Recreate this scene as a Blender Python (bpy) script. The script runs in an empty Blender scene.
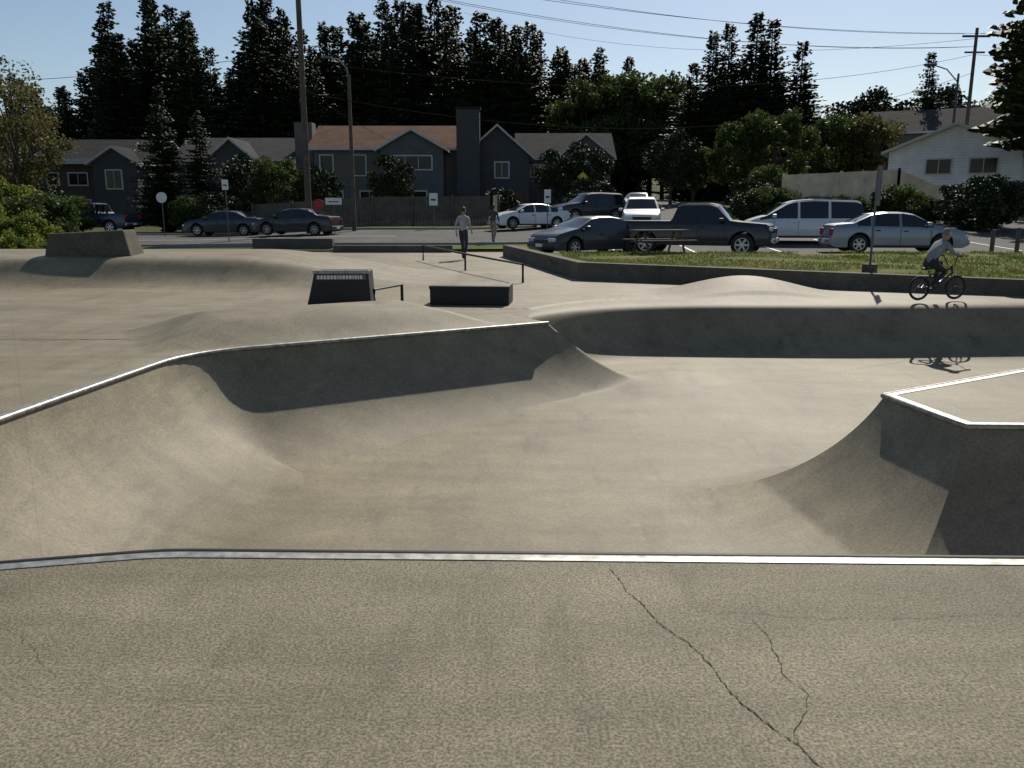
import bpy, bmesh, math, random
import numpy as np
from mathutils import Vector, Matrix, Quaternion
random.seed(3)
scene = bpy.context.scene
COL = scene.collection
R = math.radians

# ------------------------------------------------------------------ materials
def nodes(name):
    m = bpy.data.materials.new(name); m.use_nodes = True
    nt = m.node_tree; nt.nodes.clear()
    out = nt.nodes.new('ShaderNodeOutputMaterial')
    b = nt.nodes.new('ShaderNodeBsdfPrincipled')
    nt.links.new(b.outputs[0], out.inputs[0])
    return m, nt, b, out
def N(nt, t, **kw):
    n = nt.nodes.new(t)
    for k, v in kw.items(): setattr(n, k, v)
    return n
def noise(nt, co, scale, detail=4, rough=.55):
    n = N(nt, 'ShaderNodeTexNoise'); n.inputs['Scale'].default_value = scale
    n.inputs['Detail'].default_value = detail; n.inputs['Roughness'].default_value = rough
    nt.links.new(co, n.inputs['Vector']); return n.outputs['Fac']
def ramp(nt, fac, p0, c0, p1, c1):
    r = N(nt, 'ShaderNodeValToRGB'); e = r.color_ramp.elements
    e[0].position = p0; e[1].position = p1
    e[0].color = (*c0, 1) if not isinstance(c0, (int, float)) else (c0, c0, c0, 1)
    e[1].color = (*c1, 1) if not isinstance(c1, (int, float)) else (c1, c1, c1, 1)
    nt.links.new(fac, r.inputs[0]); return r.outputs[0]
def mixc(nt, fac, a, b, mode='MIX'):
    m = N(nt, 'ShaderNodeMix', data_type='RGBA', blend_type=mode)
    if isinstance(fac, (int, float)): m.inputs[0].default_value = fac
    else: nt.links.new(fac, m.inputs[0])
    for i, s in ((6, a), (7, b)):
        if isinstance(s, tuple): m.inputs[i].default_value = (*s, 1)
        else: nt.links.new(s, m.inputs[i])
    return m.outputs[2]
def bump(nt, b, h, strength, dist):
    n = N(nt, 'ShaderNodeBump'); n.inputs['Strength'].default_value = strength
    n.inputs['Distance'].default_value = dist
    nt.links.new(h, n.inputs['Height']); nt.links.new(n.outputs[0], b.inputs['Normal'])
def mat(name, col, rough=.6, metal=0, var=.15, scale=4, bmp=0, coat=0, spec=.5):
    m, nt, b, o = nodes(name)
    tc = N(nt, 'ShaderNodeTexCoord').outputs['Object']
    f = noise(nt, tc, scale, 5)
    c = tuple(col)
    d = tuple(max(0, x*(1-var)) for x in c); l = tuple(min(1, x*(1+var)) for x in c)
    nt.links.new(ramp(nt, f, .3, d, .7, l), b.inputs['Base Color'])
    b.inputs['Roughness'].default_value = rough; b.inputs['Metallic'].default_value = metal
    b.inputs['Coat Weight'].default_value = coat
    b.inputs['Specular IOR Level'].default_value = spec
    if bmp: bump(nt, b, noise(nt, tc, scale*4, 4), .5, bmp)
    return m
def concrete(name, base, speck, speckscale, joints, rough=.62, bd=.004, midamt=.4):
    m, nt, b, o = nodes(name)
    tc = N(nt, 'ShaderNodeTexCoord').outputs['Object']
    big = noise(nt, tc, .42, 6, .62); mid = noise(nt, tc, 2.7, 7, .6)
    fine = noise(nt, tc, speckscale, 3, .75); f2 = noise(nt, tc, speckscale*.27, 4, .7)
    d = tuple(x*v for x, v in zip(base, (.76, .745, .71))); l = tuple(x*1.18 for x in base)
    c = ramp(nt, big, .34, d, .66, l)
    c = mixc(nt, midamt, c, ramp(nt, mid, .3, .7, .7, 1.22), 'MULTIPLY')
    c = mixc(nt, speck, c, ramp(nt, fine, .40, .35, .60, 1.65), 'MULTIPLY')
    c = mixc(nt, speck*.35, c, ramp(nt, f2, .38, .6, .62, 1.4), 'MULTIPLY')
    mp = N(nt, 'ShaderNodeMapping'); mp.inputs['Scale'].default_value = (.35, 2.2, 1); mp.inputs['Rotation'].default_value = (0, 0, .5)
    nt.links.new(tc, mp.inputs[0])
    st = noise(nt, mp.outputs[0], 1.6, 6, .6)
    c = mixc(nt, .45, c, ramp(nt, st, .38, .74, .6, 1.1), 'MULTIPLY')
    # darker smudges and tyre scuffs
    mp3 = N(nt, 'ShaderNodeMapping'); mp3.inputs['Scale'].default_value = (.9, .22, 1); mp3.inputs['Rotation'].default_value = (0, 0, -.35)
    nt.links.new(tc, mp3.inputs[0])
    sm = noise(nt, mp3.outputs[0], 3.1, 8, .7)
    c = mixc(nt, .7, c, ramp(nt, sm, .32, .60, .47, 1.0), 'MULTIPLY')
    if joints:
        mp2 = N(nt, 'ShaderNodeMapping'); mp2.inputs['Rotation'].default_value = (0, 0, -.55)
        nt.links.new(tc, mp2.inputs[0])
        sp = N(nt, 'ShaderNodeSeparateXYZ'); nt.links.new(mp2.outputs[0], sp.inputs[0])
        fs = []
        for i in (0, 1):
            pp = N(nt, 'ShaderNodeMath', operation='PINGPONG'); pp.inputs[1].default_value = 1.7
            nt.links.new(sp.outputs[i], pp.inputs[0])
            lt = N(nt, 'ShaderNodeMath', operation='LESS_THAN'); lt.inputs[1].default_value = .005
            nt.links.new(pp.outputs[0], lt.inputs[0]); fs.append(lt.outputs[0])
        mx = N(nt, 'ShaderNodeMath', operation='MAXIMUM'); nt.links.new(fs[0], mx.inputs[0]); nt.links.new(fs[1], mx.inputs[1])
        ml = N(nt, 'ShaderNodeMath', operation='MULTIPLY'); nt.links.new(mx.outputs[0], ml.inputs[0]); ml.inputs[1].default_value = .25
        c = mixc(nt, ml.outputs[0], c, (.06, .055, .05))
    nt.links.new(c, b.inputs['Base Color'])
    b.inputs['Roughness'].default_value = rough
    b.inputs['Specular IOR Level'].default_value = .35
    ad = N(nt, 'ShaderNodeMath', operation='ADD'); nt.links.new(fine, ad.inputs[0]); nt.links.new(mid, ad.inputs[1])
    bump(nt, b, ad.outputs[0], .5, bd)
    return m
def leafmat(name, dark, light, trans=.25):
    m, nt, b, out = nodes(name)
    g = N(nt, 'ShaderNodeNewGeometry'); tc = N(nt, 'ShaderNodeTexCoord').outputs['Object']
    c = ramp(nt, noise(nt, tc, .9, 3), .35, dark, .65, light)
    c = mixc(nt, .7, c, ramp(nt, g.outputs['Random Per Island'], 0, .55, 1, 1.5), 'MULTIPLY')
    nt.links.new(c, b.inputs['Base Color']); b.inputs['Roughness'].default_value = .6
    b.inputs['Specular IOR Level'].default_value = .2
    if trans:
        t = N(nt, 'ShaderNodeBsdfTranslucent'); nt.links.new(c, t.inputs[0])
        mx = N(nt, 'ShaderNodeMixShader'); mx.inputs[0].default_value = trans
        nt.links.new(b.outputs[0], mx.inputs[1]); nt.links.new(t.outputs[0], mx.inputs[2])
        nt.links.new(mx.outputs[0], out.inputs[0])
    return m
M = {}
M['bowl'] = concrete('bowl_concrete', (.205, .177, .118), .26, 42, True, .66, .002, .42)
M['deck'] = concrete('deck_concrete', (.188, .168, .118), .72, 85, False, .8, .005, .28)
M['oldconc'] = concrete('old_concrete', (.11, .102, .08), .4, 40, False, .9)
M['steel'] = mat('coping_steel', (.30, .30, .28), .5, .7, .4, 14)
M['darksteel'] = mat('dark_steel', (.022, .022, .024), .6, .3, .2, 10)
M['crack'] = mat('crack_dark', (.03, .027, .024), .95)
M['asphalt'] = concrete('asphalt', (.07, .068, .066), .5, 30, False, .9)
M['kerb'] = mat('kerb_concrete', (.27, .26, .24), .8, 0, .2, 3, .003)
M['paint_line'] = mat('road_paint', (.7, .7, .67), .7, 0, .15, 8)
def grassmat(name, a, b_):
    m, nt, b, o = nodes(name)
    tc = N(nt, 'ShaderNodeTexCoord').outputs['Object']
    c = ramp(nt, noise(nt, tc, .5, 6, .7), .38, a, .62, b_)
    c = mixc(nt, .7, c, ramp(nt, noise(nt, tc, 18, 4, .7), .3, .5, .7, 1.5), 'MULTIPLY')
    nt.links.new(c, b.inputs['Base Color']); b.inputs['Roughness'].default_value = .9
    b.inputs['Specular IOR Level'].default_value = .1
    bump(nt, b, noise(nt, tc, 25, 4, .7), 1, .04); return m
M['grass'] = grassmat('grass', (.06, .105, .016), (.17, .15, .05))
M['soil'] = grassmat('ground_cover', (.04, .06, .016), (.09, .085, .035))
M['blade'] = leafmat('grass_blades', (.07, .12, .018), (.20, .18, .055), .4)
M['fir'] = leafmat('fir_needles', (.012, .026, .009), (.032, .050, .016), 0)
M['fir2'] = leafmat('cedar_needles', (.028, .046, .013), (.06, .08, .024), 0)
M['leaf'] = leafmat('leaves_green', (.032, .06, .013), (.085, .11, .026), .35)
M['leaf2'] = leafmat('leaves_olive', (.07, .072, .024), (.14, .12, .042), .4)
M['leaf3'] = leafmat('shrub_leaves', (.075, .12, .018), (.20, .215, .040), .5)
M['leafd'] = leafmat('leaves_dark', (.016, .03, .010), (.042, .056, .018), 0)
M['bark'] = mat('bark', (.07, .055, .042), .9, 0, .35, 6, .02)
M['wood_pole'] = mat('pole_wood', (.10, .078, .058), .9, 0, .3, 3, .01)
M['tyre'] = mat('tyre_rubber', (.02, .02, .02), .8)
M['rim'] = mat('alloy', (.45, .46, .47), .3, .9, .1)
M['glass'] = mat('car_glass', (.012, .014, .016), .05, 0, .1, 2, 0, .5)
M['black'] = mat('black_plastic', (.018, .018, .018), .5)
M['lamp'] = mat('headlight_glass', (.6, .62, .62), .1, .3, .1)
M['tail'] = mat('tail_light', (.25, .01, .01), .2)
M['plate'] = mat('plate', (.7, .7, .72), .5)
M['skin'] = mat('skin', (.42, .25, .18), .55)
M['hair'] = mat('hair', (.045, .03, .02), .7)
M['white'] = mat('white_paint', (.72, .72, .70), .55, 0, .06, 2)
M['trim'] = mat('white_trim', (.5, .5, .48), .6, 0, .08, 2)
M['red'] = mat('sign_red', (.42, .02, .02), .5)
M['yellow'] = mat('sign_yellow', (.7, .45, .03), .4)
M['signback'] = mat('sign_metal', (.12, .12, .12), .7, .1)
M['wglass'] = mat('window_glass', (.015, .018, .02), .12, 0, .1, 1, 0, 0, .25)

# ------------------------------------------------------------------ mesh helpers
def obj(name, verts, faces, mats, mi=None, smooth=False, parent=None, loc=(0, 0, 0), rotz=0, sharp=None, bevel=0):
    me = bpy.data.meshes.new(name)
    me.from_pydata([tuple(map(float, v)) for v in verts] if not isinstance(verts, np.ndarray) else verts.tolist(), [],
                   faces if not isinstance(faces, np.ndarray) else faces.tolist())
    for m in (mats if isinstance(mats, (list, tuple)) else [mats]): me.materials.append(m)
    if mi is not None: me.polygons.foreach_set('material_index', list(map(int, mi)))
    if smooth:
        me.polygons.foreach_set('use_smooth', [True]*len(me.polygons))
        if sharp: me.set_sharp_from_angle(angle=R(sharp))
    me.update()
    o = bpy.data.objects.new(name, me); COL.objects.link(o)
    o.location = loc; o.rotation_euler = (0, 0, rotz)
    if parent: o.parent = parent
    if bevel:
        bm_ = o.modifiers.new('bevel', 'BEVEL'); bm_.width = bevel; bm_.segments = 2; bm_.limit_method = 'ANGLE'
    return o
def empty(name, loc=(0, 0, 0), rotz=0):
    e = bpy.data.objects.new(name, None); COL.objects.link(e); e.location = loc; e.rotation_euler = (0, 0, rotz)
    e.empty_display_size = .3
    return e
BF = [(0, 3, 2, 1), (4, 5, 6, 7), (0, 1, 5, 4), (1, 2, 6, 5), (2, 3, 7, 6), (3, 0, 4, 7)]
def boxv(x0, x1, y0, y1, z0, z1):
    return [(x0, y0, z0), (x1, y0, z0), (x1, y1, z0), (x0, y1, z0), (x0, y0, z1), (x1, y0, z1), (x1, y1, z1), (x0, y1, z1)]
def box(name, b, m, parent=None, bevel=0, loc=(0, 0, 0), rotz=0):
    return obj(name, boxv(*b), BF, m, parent=parent, bevel=bevel, loc=loc, rotz=rotz)
def tubedata(pts, rad, n=10, caps=True):
    V = []; F = []
    pts = [Vector(p) for p in pts]
    if not isinstance(rad, (list, tuple)): rad = [rad]*len(pts)
    for i, p in enumerate(pts):
        if i == 0: d = pts[1]-p
        elif i == len(pts)-1: d = p-pts[i-1]
        else: d = (pts[i+1]-p).normalized()+(p-pts[i-1]).normalized()
        d.normalize()
        up = Vector((0, 0, 1)) if abs(d.z) < .95 else Vector((1, 0, 0))
        a = d.cross(up).normalized(); b = a.cross(d).normalized()
        for k in range(n):
            t = 2*math.pi*k/n; V.append(p+(a*math.cos(t)+b*math.sin(t))*rad[i])
    for i in range(len(pts)-1):
        for k in range(n):
            k2 = (k+1) % n; F.append((i*n+k, i*n+k2, (i+1)*n+k2, (i+1)*n+k))
    if caps:
        F.append(tuple(range(n))); F.append(tuple(range((len(pts)-1)*n, len(pts)*n))[::-1])
    return V, F
def tube(name, pts, rad, m, parent=None, n=10, loc=(0, 0, 0), rotz=0):
    V, F = tubedata(pts, rad, n)
    return obj(name, V, F, m, smooth=True, sharp=50, parent=parent, loc=loc, rotz=rotz)
def joined(name, parts, mats, **kw):
    V = []; F = []; MI = []
    for v, f, mi in parts:
        o = len(V); V += list(v); F += [tuple(i+o for i in q) for q in f]; MI += [mi]*len(f)
    return obj(name, V, F, mats, MI, **kw)

def S(a, b, x):
    t = np.clip((np.asarray(x, float)-a)/(b-a), 0, 1); return t*t*(3-2*t)
def gz(x, y):
    x = np.asarray(x, float); y = np.asarray(y, float)
    t = np.clip(y-31, 0, 45)+np.clip(y-76, 0, 80)*.4
    sl = .012+.018*S(-18, -8, x)+.022*S(-3, 8, x)
    return t*sl+.16*S(6, 12, x)*S(25, 29, y)+9*S(118, 175, y)
def G(x, y): return float(gz(x, y))

# ------------------------------------------------------------------ skatepark
HB = 1.18; RAD = 1.95
DEND = math.sqrt(RAD**2-(RAD-HB)**2)
def q(d, H=HB, rad=RAD):
    de = math.sqrt(rad**2-(rad-H)**2)
    d = np.clip(d, 0, de)
    return -H+rad-np.sqrt(np.maximum(rad**2-(de-d)**2, 0))
def round_corner(a, c, b, r, n=7):
    a, c, b = Vector(a), Vector(c), Vector(b)
    p = c+(a-c).normalized()*r; s = c+(b-c).normalized()*r
    return [tuple(p*(1-t)**2+c*2*t*(1-t)+s*t*t) for t in [i/(n-1) for i in range(n)]]
P2 = (.53, 12.1)
near_part = [(11, 3.42), (2.4, 3.60)]+round_corner((2.4, 3.6), (-1.67, 3.69), (-4.37, 3.13), .12, 3)
left_part = round_corner((-1.67, 3.69), (-4.37, 3.13), (-3.76, 9.45), .35) + round_corner((-4.37, 3.13), (-3.78, 9.45), P2, .7, 9)+[P2]
bowl_line = near_part+left_part
hip_line = [(9.6, 10.9), (3.34, 7.16), (3.5, 6.1), (10, 5.85)]
wl = left_part[6:]
UX = Vector((P2[0]+3.76, P2[1]-9.45)).normalized(); VX = Vector((UX.y, -UX.x))
def yN(x):
    return np.interp(x, [-12, -4.37, -1.67, 2.4, 11], [1.55, 3.13, 3.69, 3.60, 3.42])
def hd(a, b, x, y):  # signed distance to right-hand side
    dx, dy = b[0]-a[0], b[1]-a[1]; l = math.hypot(dx, dy)
    return ((x-a[0])*dy-(y-a[1])*dx)/l
def smax(a, b, k): return .5*(a+b+np.sqrt((a-b)**2+k*k))
FBH = .94
def park(x, y):
    floor = -HB+(HB-FBH)*S(8.0, 11.9, y)
    u = (x-P2[0])*UX.x+(y-P2[1])*UX.y; v = (x-P2[0])*VX.x+(y-P2[1])*VX.y
    # soft swell in the floor past the end of the back wall
    floor = floor+.13*np.exp(-((u-1.9)/1.0)**2-((v-.9)/.9)**2)
    z = floor.copy()
    bank = -HB*(1-(1-np.clip(u/2.2, 0, 1))**2)
    hipz = np.minimum(q(v), bank)
    hipz = np.where((u > .3) & (v < 1.7), smax(hipz, floor, .10*S(.3, 1.2, u)+1e-4), np.maximum(hipz, floor))
    z = np.where((u > -.12) | (v < 0), np.maximum(z, hipz-.003*(u < .1)), z)
    # far bank
    yc = 14.9-1.9*np.exp(-np.clip(x-.3, 0, 50)/1.1)+.10*np.sin(x*.7)
    d = yc-y+.05
    ds = .5*(d+np.sqrt(d*d+.006))
    fb = q(ds, FBH, 1.02)
    de = math.sqrt(1.02**2-(1.02-FBH)**2)
    fb = np.where(ds >= de, -9, np.where(d < -.8, 0, fb))
    z = np.maximum(z, fb)
    inside = np.ones_like(x, bool)
    for a, b in zip(wl[:-1], wl[1:]): inside &= hd(a, b, x, y) > 0
    z = np.where((~inside) & (u < 0), 0, z)
    z = np.where(y < yN(x), 0, z)
    hip = np.ones_like(x, bool)
    for a, b in zip(hip_line[:-1], hip_line[1:]): hip &= hd(a, b, x, y) < 0
    z = np.where(hip, 0, z)
    # pyramid mound behind the back wall
    cx, cy = -2.75, 11.5
    a = ((x-cx)*UX.x+(y-cy)*UX.y)/2.4; b = ((x-cx)*-UX.y+(y-cy)*UX.x)/1.1
    m = np.clip(1-np.maximum(abs(a)**1.3, abs(b)), 0, .5)/.5
    z = z+.27*(m*m*(3-2*m)*.4+m*.6)*((y > 8))
    # mound at the right back
    m = np.clip(1-np.sqrt(((x-4.7)/2.1)**2+((y-16.7)/1.6)**2), 0, 1)
    z = z+.34*S(0, 1, m)
    # far left bank (concave transition)
    db = (18.3+.04*(x+6)+.12*np.sin(x*.5))-y
    dbs = .5*(db+np.sqrt(db*db+.03))
    lb = np.where(db < -1, .64, .64+q(dbs, .64, 1.4))
    z = z+lb*(1-S(-6.5, -1.2, x))*(1-S(22, 24, y))*(y > 14)
    return z
def arange(a, b, s): return list(np.arange(a, b-1e-6, s))
xs = np.array(arange(-26, -9, .2)+arange(-9, 11, .05)+arange(11, 20.1, .35))
ys = np.array(arange(-6, 2.0, .4)+arange(2.0, 12.0, .05)+arange(12.0, 15.4, .03)+arange(15.4, 19, .08)+arange(19, 24, .2)+arange(24, 34.2, .5))
def grid(xs, ys, zf):
    X, Y = np.meshgrid(xs, ys); Z = zf(X, Y)
    V = np.stack([X, Y, Z], -1).reshape(-1, 3); nx = len(xs); ny = len(ys)
    i = np.arange(nx-1)[None, :]+np.arange(ny-1)[:, None]*nx
    F = np.stack([i, i+1, i+1+nx, i+nx], -1).reshape(-1, 4)
    return V, F
V, F = grid(xs, ys, park)
cen = V[F].mean(1)
mi = (cen[:, 1] < yN(cen[:, 0])).astype(int)
obj('skatepark_ground', V, F, [M['bowl'], M['deck']], mi, smooth=True, sharp=60)

def offset_line(line, d):
    out = []
    for i, p in enumerate(line):
        p = Vector(p)
        ns = []
        if i > 0: t = (p-Vector(line[i-1])).normalized(); ns.append(Vector((t.y, -t.x)))
        if i < len(line)-1: t = (Vector(line[i+1])-p).normalized(); ns.append(Vector((t.y, -t.x)))
        if len(ns) == 2:
            n = (ns[0]+ns[1]).normalized(); k = 1/max(.3, n.dot(ns[0]))
        else: n = ns[0]; k = 1
        out.append(p+n*d*k)
    return out
def densify(line, s=.5):
    out = []
    for a, b in zip(line[:-1], line[1:]):
        a = Vector(a); b = Vector(b); n = max(1, int((b-a).length/s))
        out += [tuple(a.lerp(b, i/n)) for i in range(n)]
    return out+[tuple(line[-1])]
def sweep(name, line, prof, m, sharp=40, parent=None, smooth=True):
    V = []; F = []
    for d, z in prof: V += [(p.x, p.y, z) for p in offset_line(line, d)]
    n = len(line)
    for j in range(len(prof)-1):
        for i in range(n-1):
            F.append((j*n+i, (j+1)*n+i, (j+1)*n+i+1, j*n+i+1))
    return obj(name, V, F, m, smooth=smooth, sharp=sharp, parent=parent)
def wall_profile():
    pr = [(DEND*(i/30)**1.5, float(q(DEND*(i/30)**1.5))) for i in range(31)]
    pr.append((DEND+.25, -HB-.004)); pr.append((DEND+.4, -HB-.03))
    return pr
q1 = empty('quarter_pipe')
sweep('transition', bowl_line, wall_profile(), M['bowl'], 30, q1)
PLATE = [(-.065, -.01), (-.065, .005), (-.005, .007), (.012, .002), (.014, -.05)]
sweep('coping_plate', bowl_line, PLATE, M['steel'], 30, q1)
def pipe(name, line, off, z, r, m, parent):
    pts = [(p.x, p.y, z) for p in offset_line(line, off)]
    tube(name, pts, r, m, parent, 10)
pipe('coping_pipe', near_part+left_part[:6], .012, -.012, .026, M['darksteel'], q1)
pipe('coping_pipe_left', left_part[6:], .012, -.012, .026, M['steel'], q1)
q2 = empty('ramp_hip')
sweep('transition', hip_line, wall_profile(), M['bowl'], 30, q2)
sweep('coping_plate', hip_line, PLATE, M['steel'], 30, q2)
pipe('coping_pipe', hip_line, .012, -.012, .026, M['steel'], q2)

def crack(name, pts, w, z=.003, seed=0):
    rng = random.Random(seed); P = []
    for a, b in zip(pts[:-1], pts[1:]):
        a = Vector(a); b = Vector(b); n = max(2, int((b-a).length/.014))
        P += [a.lerp(b, i/n) for i in range(n)]
    P.append(Vector(pts[-1]))
    V = []; F = []; off = 0
    for i, p in enumerate(P):
        t = (P[min(i+1, len(P)-1)]-P[max(i-1, 0)]).normalized(); nn = Vector((-t.y, t.x))
        off = off*.85+rng.uniform(-1, 1)*.006
        ww = w*rng.uniform(.15, 1.3)
        c = p+nn*off
        V += [(c.x-nn.x*ww/2, c.y-nn.y*ww/2, z), (c.x+nn.x*ww/2, c.y+nn.y*ww/2, z)]
    for i in range(len(P)-1): F.append((2*i, 2*i+2, 2*i+3, 2*i+1))
    obj(name, V, F, M['crack'])
crack('pavement_crack', [(.45, 3.5), (.52, 3.2), (.60, 2.95), (.70, 2.75), (.76, 2.5), (.86, 2.25), (.92, 2.12)], .0048, seed=1)
crack('pavement_crack', [(.96, 3.02), (.985, 2.85), (.95, 2.62), (.99, 2.5), (.90, 2.3), (.89, 2.2)], .003, seed=2)
crack('pavement_crack', [(.75, 3.1), (1.2, 3.03), (1.9, 3.05), (2.6, 2.98)], .002, seed=4)
crack('pavement_crack', [(-9.5, 10.5), (-7, 10.35), (-5.0, 10.4), (-3.9, 10.45)], .03, seed=5)
crack('pavement_crack', [(-2.3, 3.1), (-1.9, 2.9), (-1.6, 2.6)], .0015, seed=6)

# ------------------------------------------------------------------ ground, streets, lawns
gx = np.unique(np.concatenate([np.array([-900, -500, -300, -200, -150]), np.arange(-110, -30, 5), np.arange(-30, 45, 2.5), np.arange(45, 111, 5), np.array([150, 200, 300, 500, 900, -25.6, -24.5, 19.6, 18.5])]))
gy = np.unique(np.concatenate([np.array([-200, -50, -20, -5.6, -4.5]), np.arange(-2.5, 80, 2.5), np.arange(80, 180, 5), np.array([200, 300, 500, 900, 32.9, 33.8])]))
def gfun(x, y):
    z = gz(x, y)-.04
    inn = (x > -25) & (x < 19) & (y > -5) & (y < 33.3)
    return np.where(inn, -2.6, z)
V, F = grid(gx, gy, gfun)
obj('ground', V, F, M['soil'], smooth=True)
def sheet(name, x0, x1, y0, y1, dz, m, s=1.0):
    V, F = grid(np.linspace(x0, x1, max(2, int((x1-x0)/s)+1)), np.linspace(y0, y1, max(2, int((y1-y0)/s)+1)), lambda x, y: gz(x, y)+dz)
    return obj(name, V, F, m, smooth=True)
sheet('street', -110, 110, 36.5, 49.5, .02, M['asphalt'], 1.25)
sheet('parking_lot', 1.5, 60, 26.6, 36.5, .02, M['asphalt'], 1.0)
sheet('side_street', 1.5, 14, 49.5, 110, .02, M['asphalt'], 1.5)
def kerb(name, pts, w=.15, h=.13, mt=None):
    line = densify(pts, 1.5)
    a = offset_line(line, -w/2); b = offset_line(line, w/2); V = []; F = []
    for p, r_ in zip(a, b):
        z = G(p.x, p.y)
        V += [(p.x, p.y, z-.1), (p.x, p.y, z+h), (r_.x, r_.y, z+h), (r_.x, r_.y, z-.1)]
    for i in range(len(a)-1):
        o = i*4
        for k in range(3): F.append((o+k, o+k+1, o+4+k+1, o+4+k))
    F += [(0, 1, 2, 3), (len(V)-4, len(V)-3, len(V)-2, len(V)-1)]
    return obj(name, V, F, mt or M['kerb'])
kerb('kerb', [(-110, 36.4), (1.4, 36.4)])
kerb('kerb', [(-110, 49.6), (1.4, 49.6), (1.4, 110)])
kerb('kerb', [(14.1, 110), (14.1, 49.6), (110, 49.6)])
kerb('kerb', [(60, 26.5), (2.2, 26.5)])
sheet('road_marking', -60, -6, 42.9, 43.02, .026, M['paint_line'], 1.5)
for i in range(8): sheet('parking_line', 4+i*3.0, 4.1+i*3.0, 31.0, 36, .026, M['paint_line'], .5)

wallpts = [(18, 12.6), (10.0, 16.1), (1.7, 19.9), (-.2, 30.5)]
def yW(x): return np.interp(x, [-.2, 1.7, 10, 18, 30], [26.5, 19.9, 16.1, 12.6, 7])
xs2 = np.linspace(1.0, 34, 80); ts = np.linspace(0, 1, 30)
V = []
for t in ts:
    for x in xs2:
        y0 = float(yW(x))+.1; y = y0+(26.45-y0)*t
        z = .27+.09*t+.05*math.sin(x*.9+t*3)*t*(1-t)*2
        V.append((x, y, z if t < .9 else z*(1-(t-.9)*2)+G(x, y)*(t-.9)*2))
F = [(j*80+i, j*80+i+1, (j+1)*80+i+1, (j+1)*80+i) for j in range(29) for i in range(79)]
obj('lawn', V, F, M['grass'], smooth=True)
V = []; F = []
line = densify(wallpts, .8); a = offset_line(line, -.14); b = offset_line(line, .14)
for i, (p, r_) in enumerate(zip(a, b)):
    h = float(np.interp(p.x, [1.7, 10], [.42, .31]))
    V += [(p.x, p.y, -.1), (p.x, p.y, h), (r_.x, r_.y, h), (r_.x, r_.y, -.1)]
for i in range(len(a)-1):
    o = i*4
    for k in range(3): F.append((o+k, o+k+1, o+4+k+1, o+4+k))
F += [(0, 1, 2, 3), (len(V)-4, len(V)-3, len(V)-2, len(V)-1)]
obj('retaining_wall', V, F, M['oldconc'])
box('low_wall', (-11.0, -7.6, 35.2, 35.6, 0, .5), M['oldconc'], bevel=.02)
box('low_wall', (-7.2, -2.4, 33.4, 33.7, 0, .28), M['oldconc'], bevel=.02)
sheet('lawn', -7.4, .8, 33.9, 36.2, .03, M['grass'], 1)
sheet('lawn', -24, -15.5, 24.5, 36.2, .05, M['grass'], 1)
sheet('lawn', -110, 1.2, 49.8, 54, .03, M['grass'], 2)
def blades(name, n, fx, h0, h1, m, seed):
    rng = np.random.default_rng(seed)
    P = fx(rng, n); a = rng.uniform(0, 2*np.pi, n); h = rng.uniform(h0, h1, n); w = .012+.01*rng.random(n)
    dx = np.cos(a)*w; dy = np.sin(a)*w; lx = rng.normal(0, .03, n); ly = rng.normal(0, .03, n)
    V = np.stack([np.stack([P[:, 0]-dx, P[:, 1]-dy, P[:, 2]], -1), np.stack([P[:, 0]+dx, P[:, 1]+dy, P[:, 2]], -1),
                  np.stack([P[:, 0]+lx, P[:, 1]+ly, P[:, 2]+h], -1)], 1).reshape(-1, 3)
    obj(name, V, np.arange(3*n).reshape(-1, 3), m)
def fx1(rng, n):
    x = rng.uniform(1.5, 20, n); y0 = yW(x)+.18; t = rng.random(n)**1.3; y = y0+(26.3-y0)*t
    keep = (np.sin(x*1.3+np.cos(y*1.1)*2)+np.sin(y*1.7+x*.6)) > -.9
    x = np.where(keep, x, x*.3+9); y0 = yW(x)+.18; y = np.maximum(y, y0)
    return np.stack([x, y, .26+.09*t+.05*np.sin(x*.9+t*3)*t*(1-t)*2], -1)
blades('grass', 32000, fx1, .03, .085, M['blade'], 5)

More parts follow.
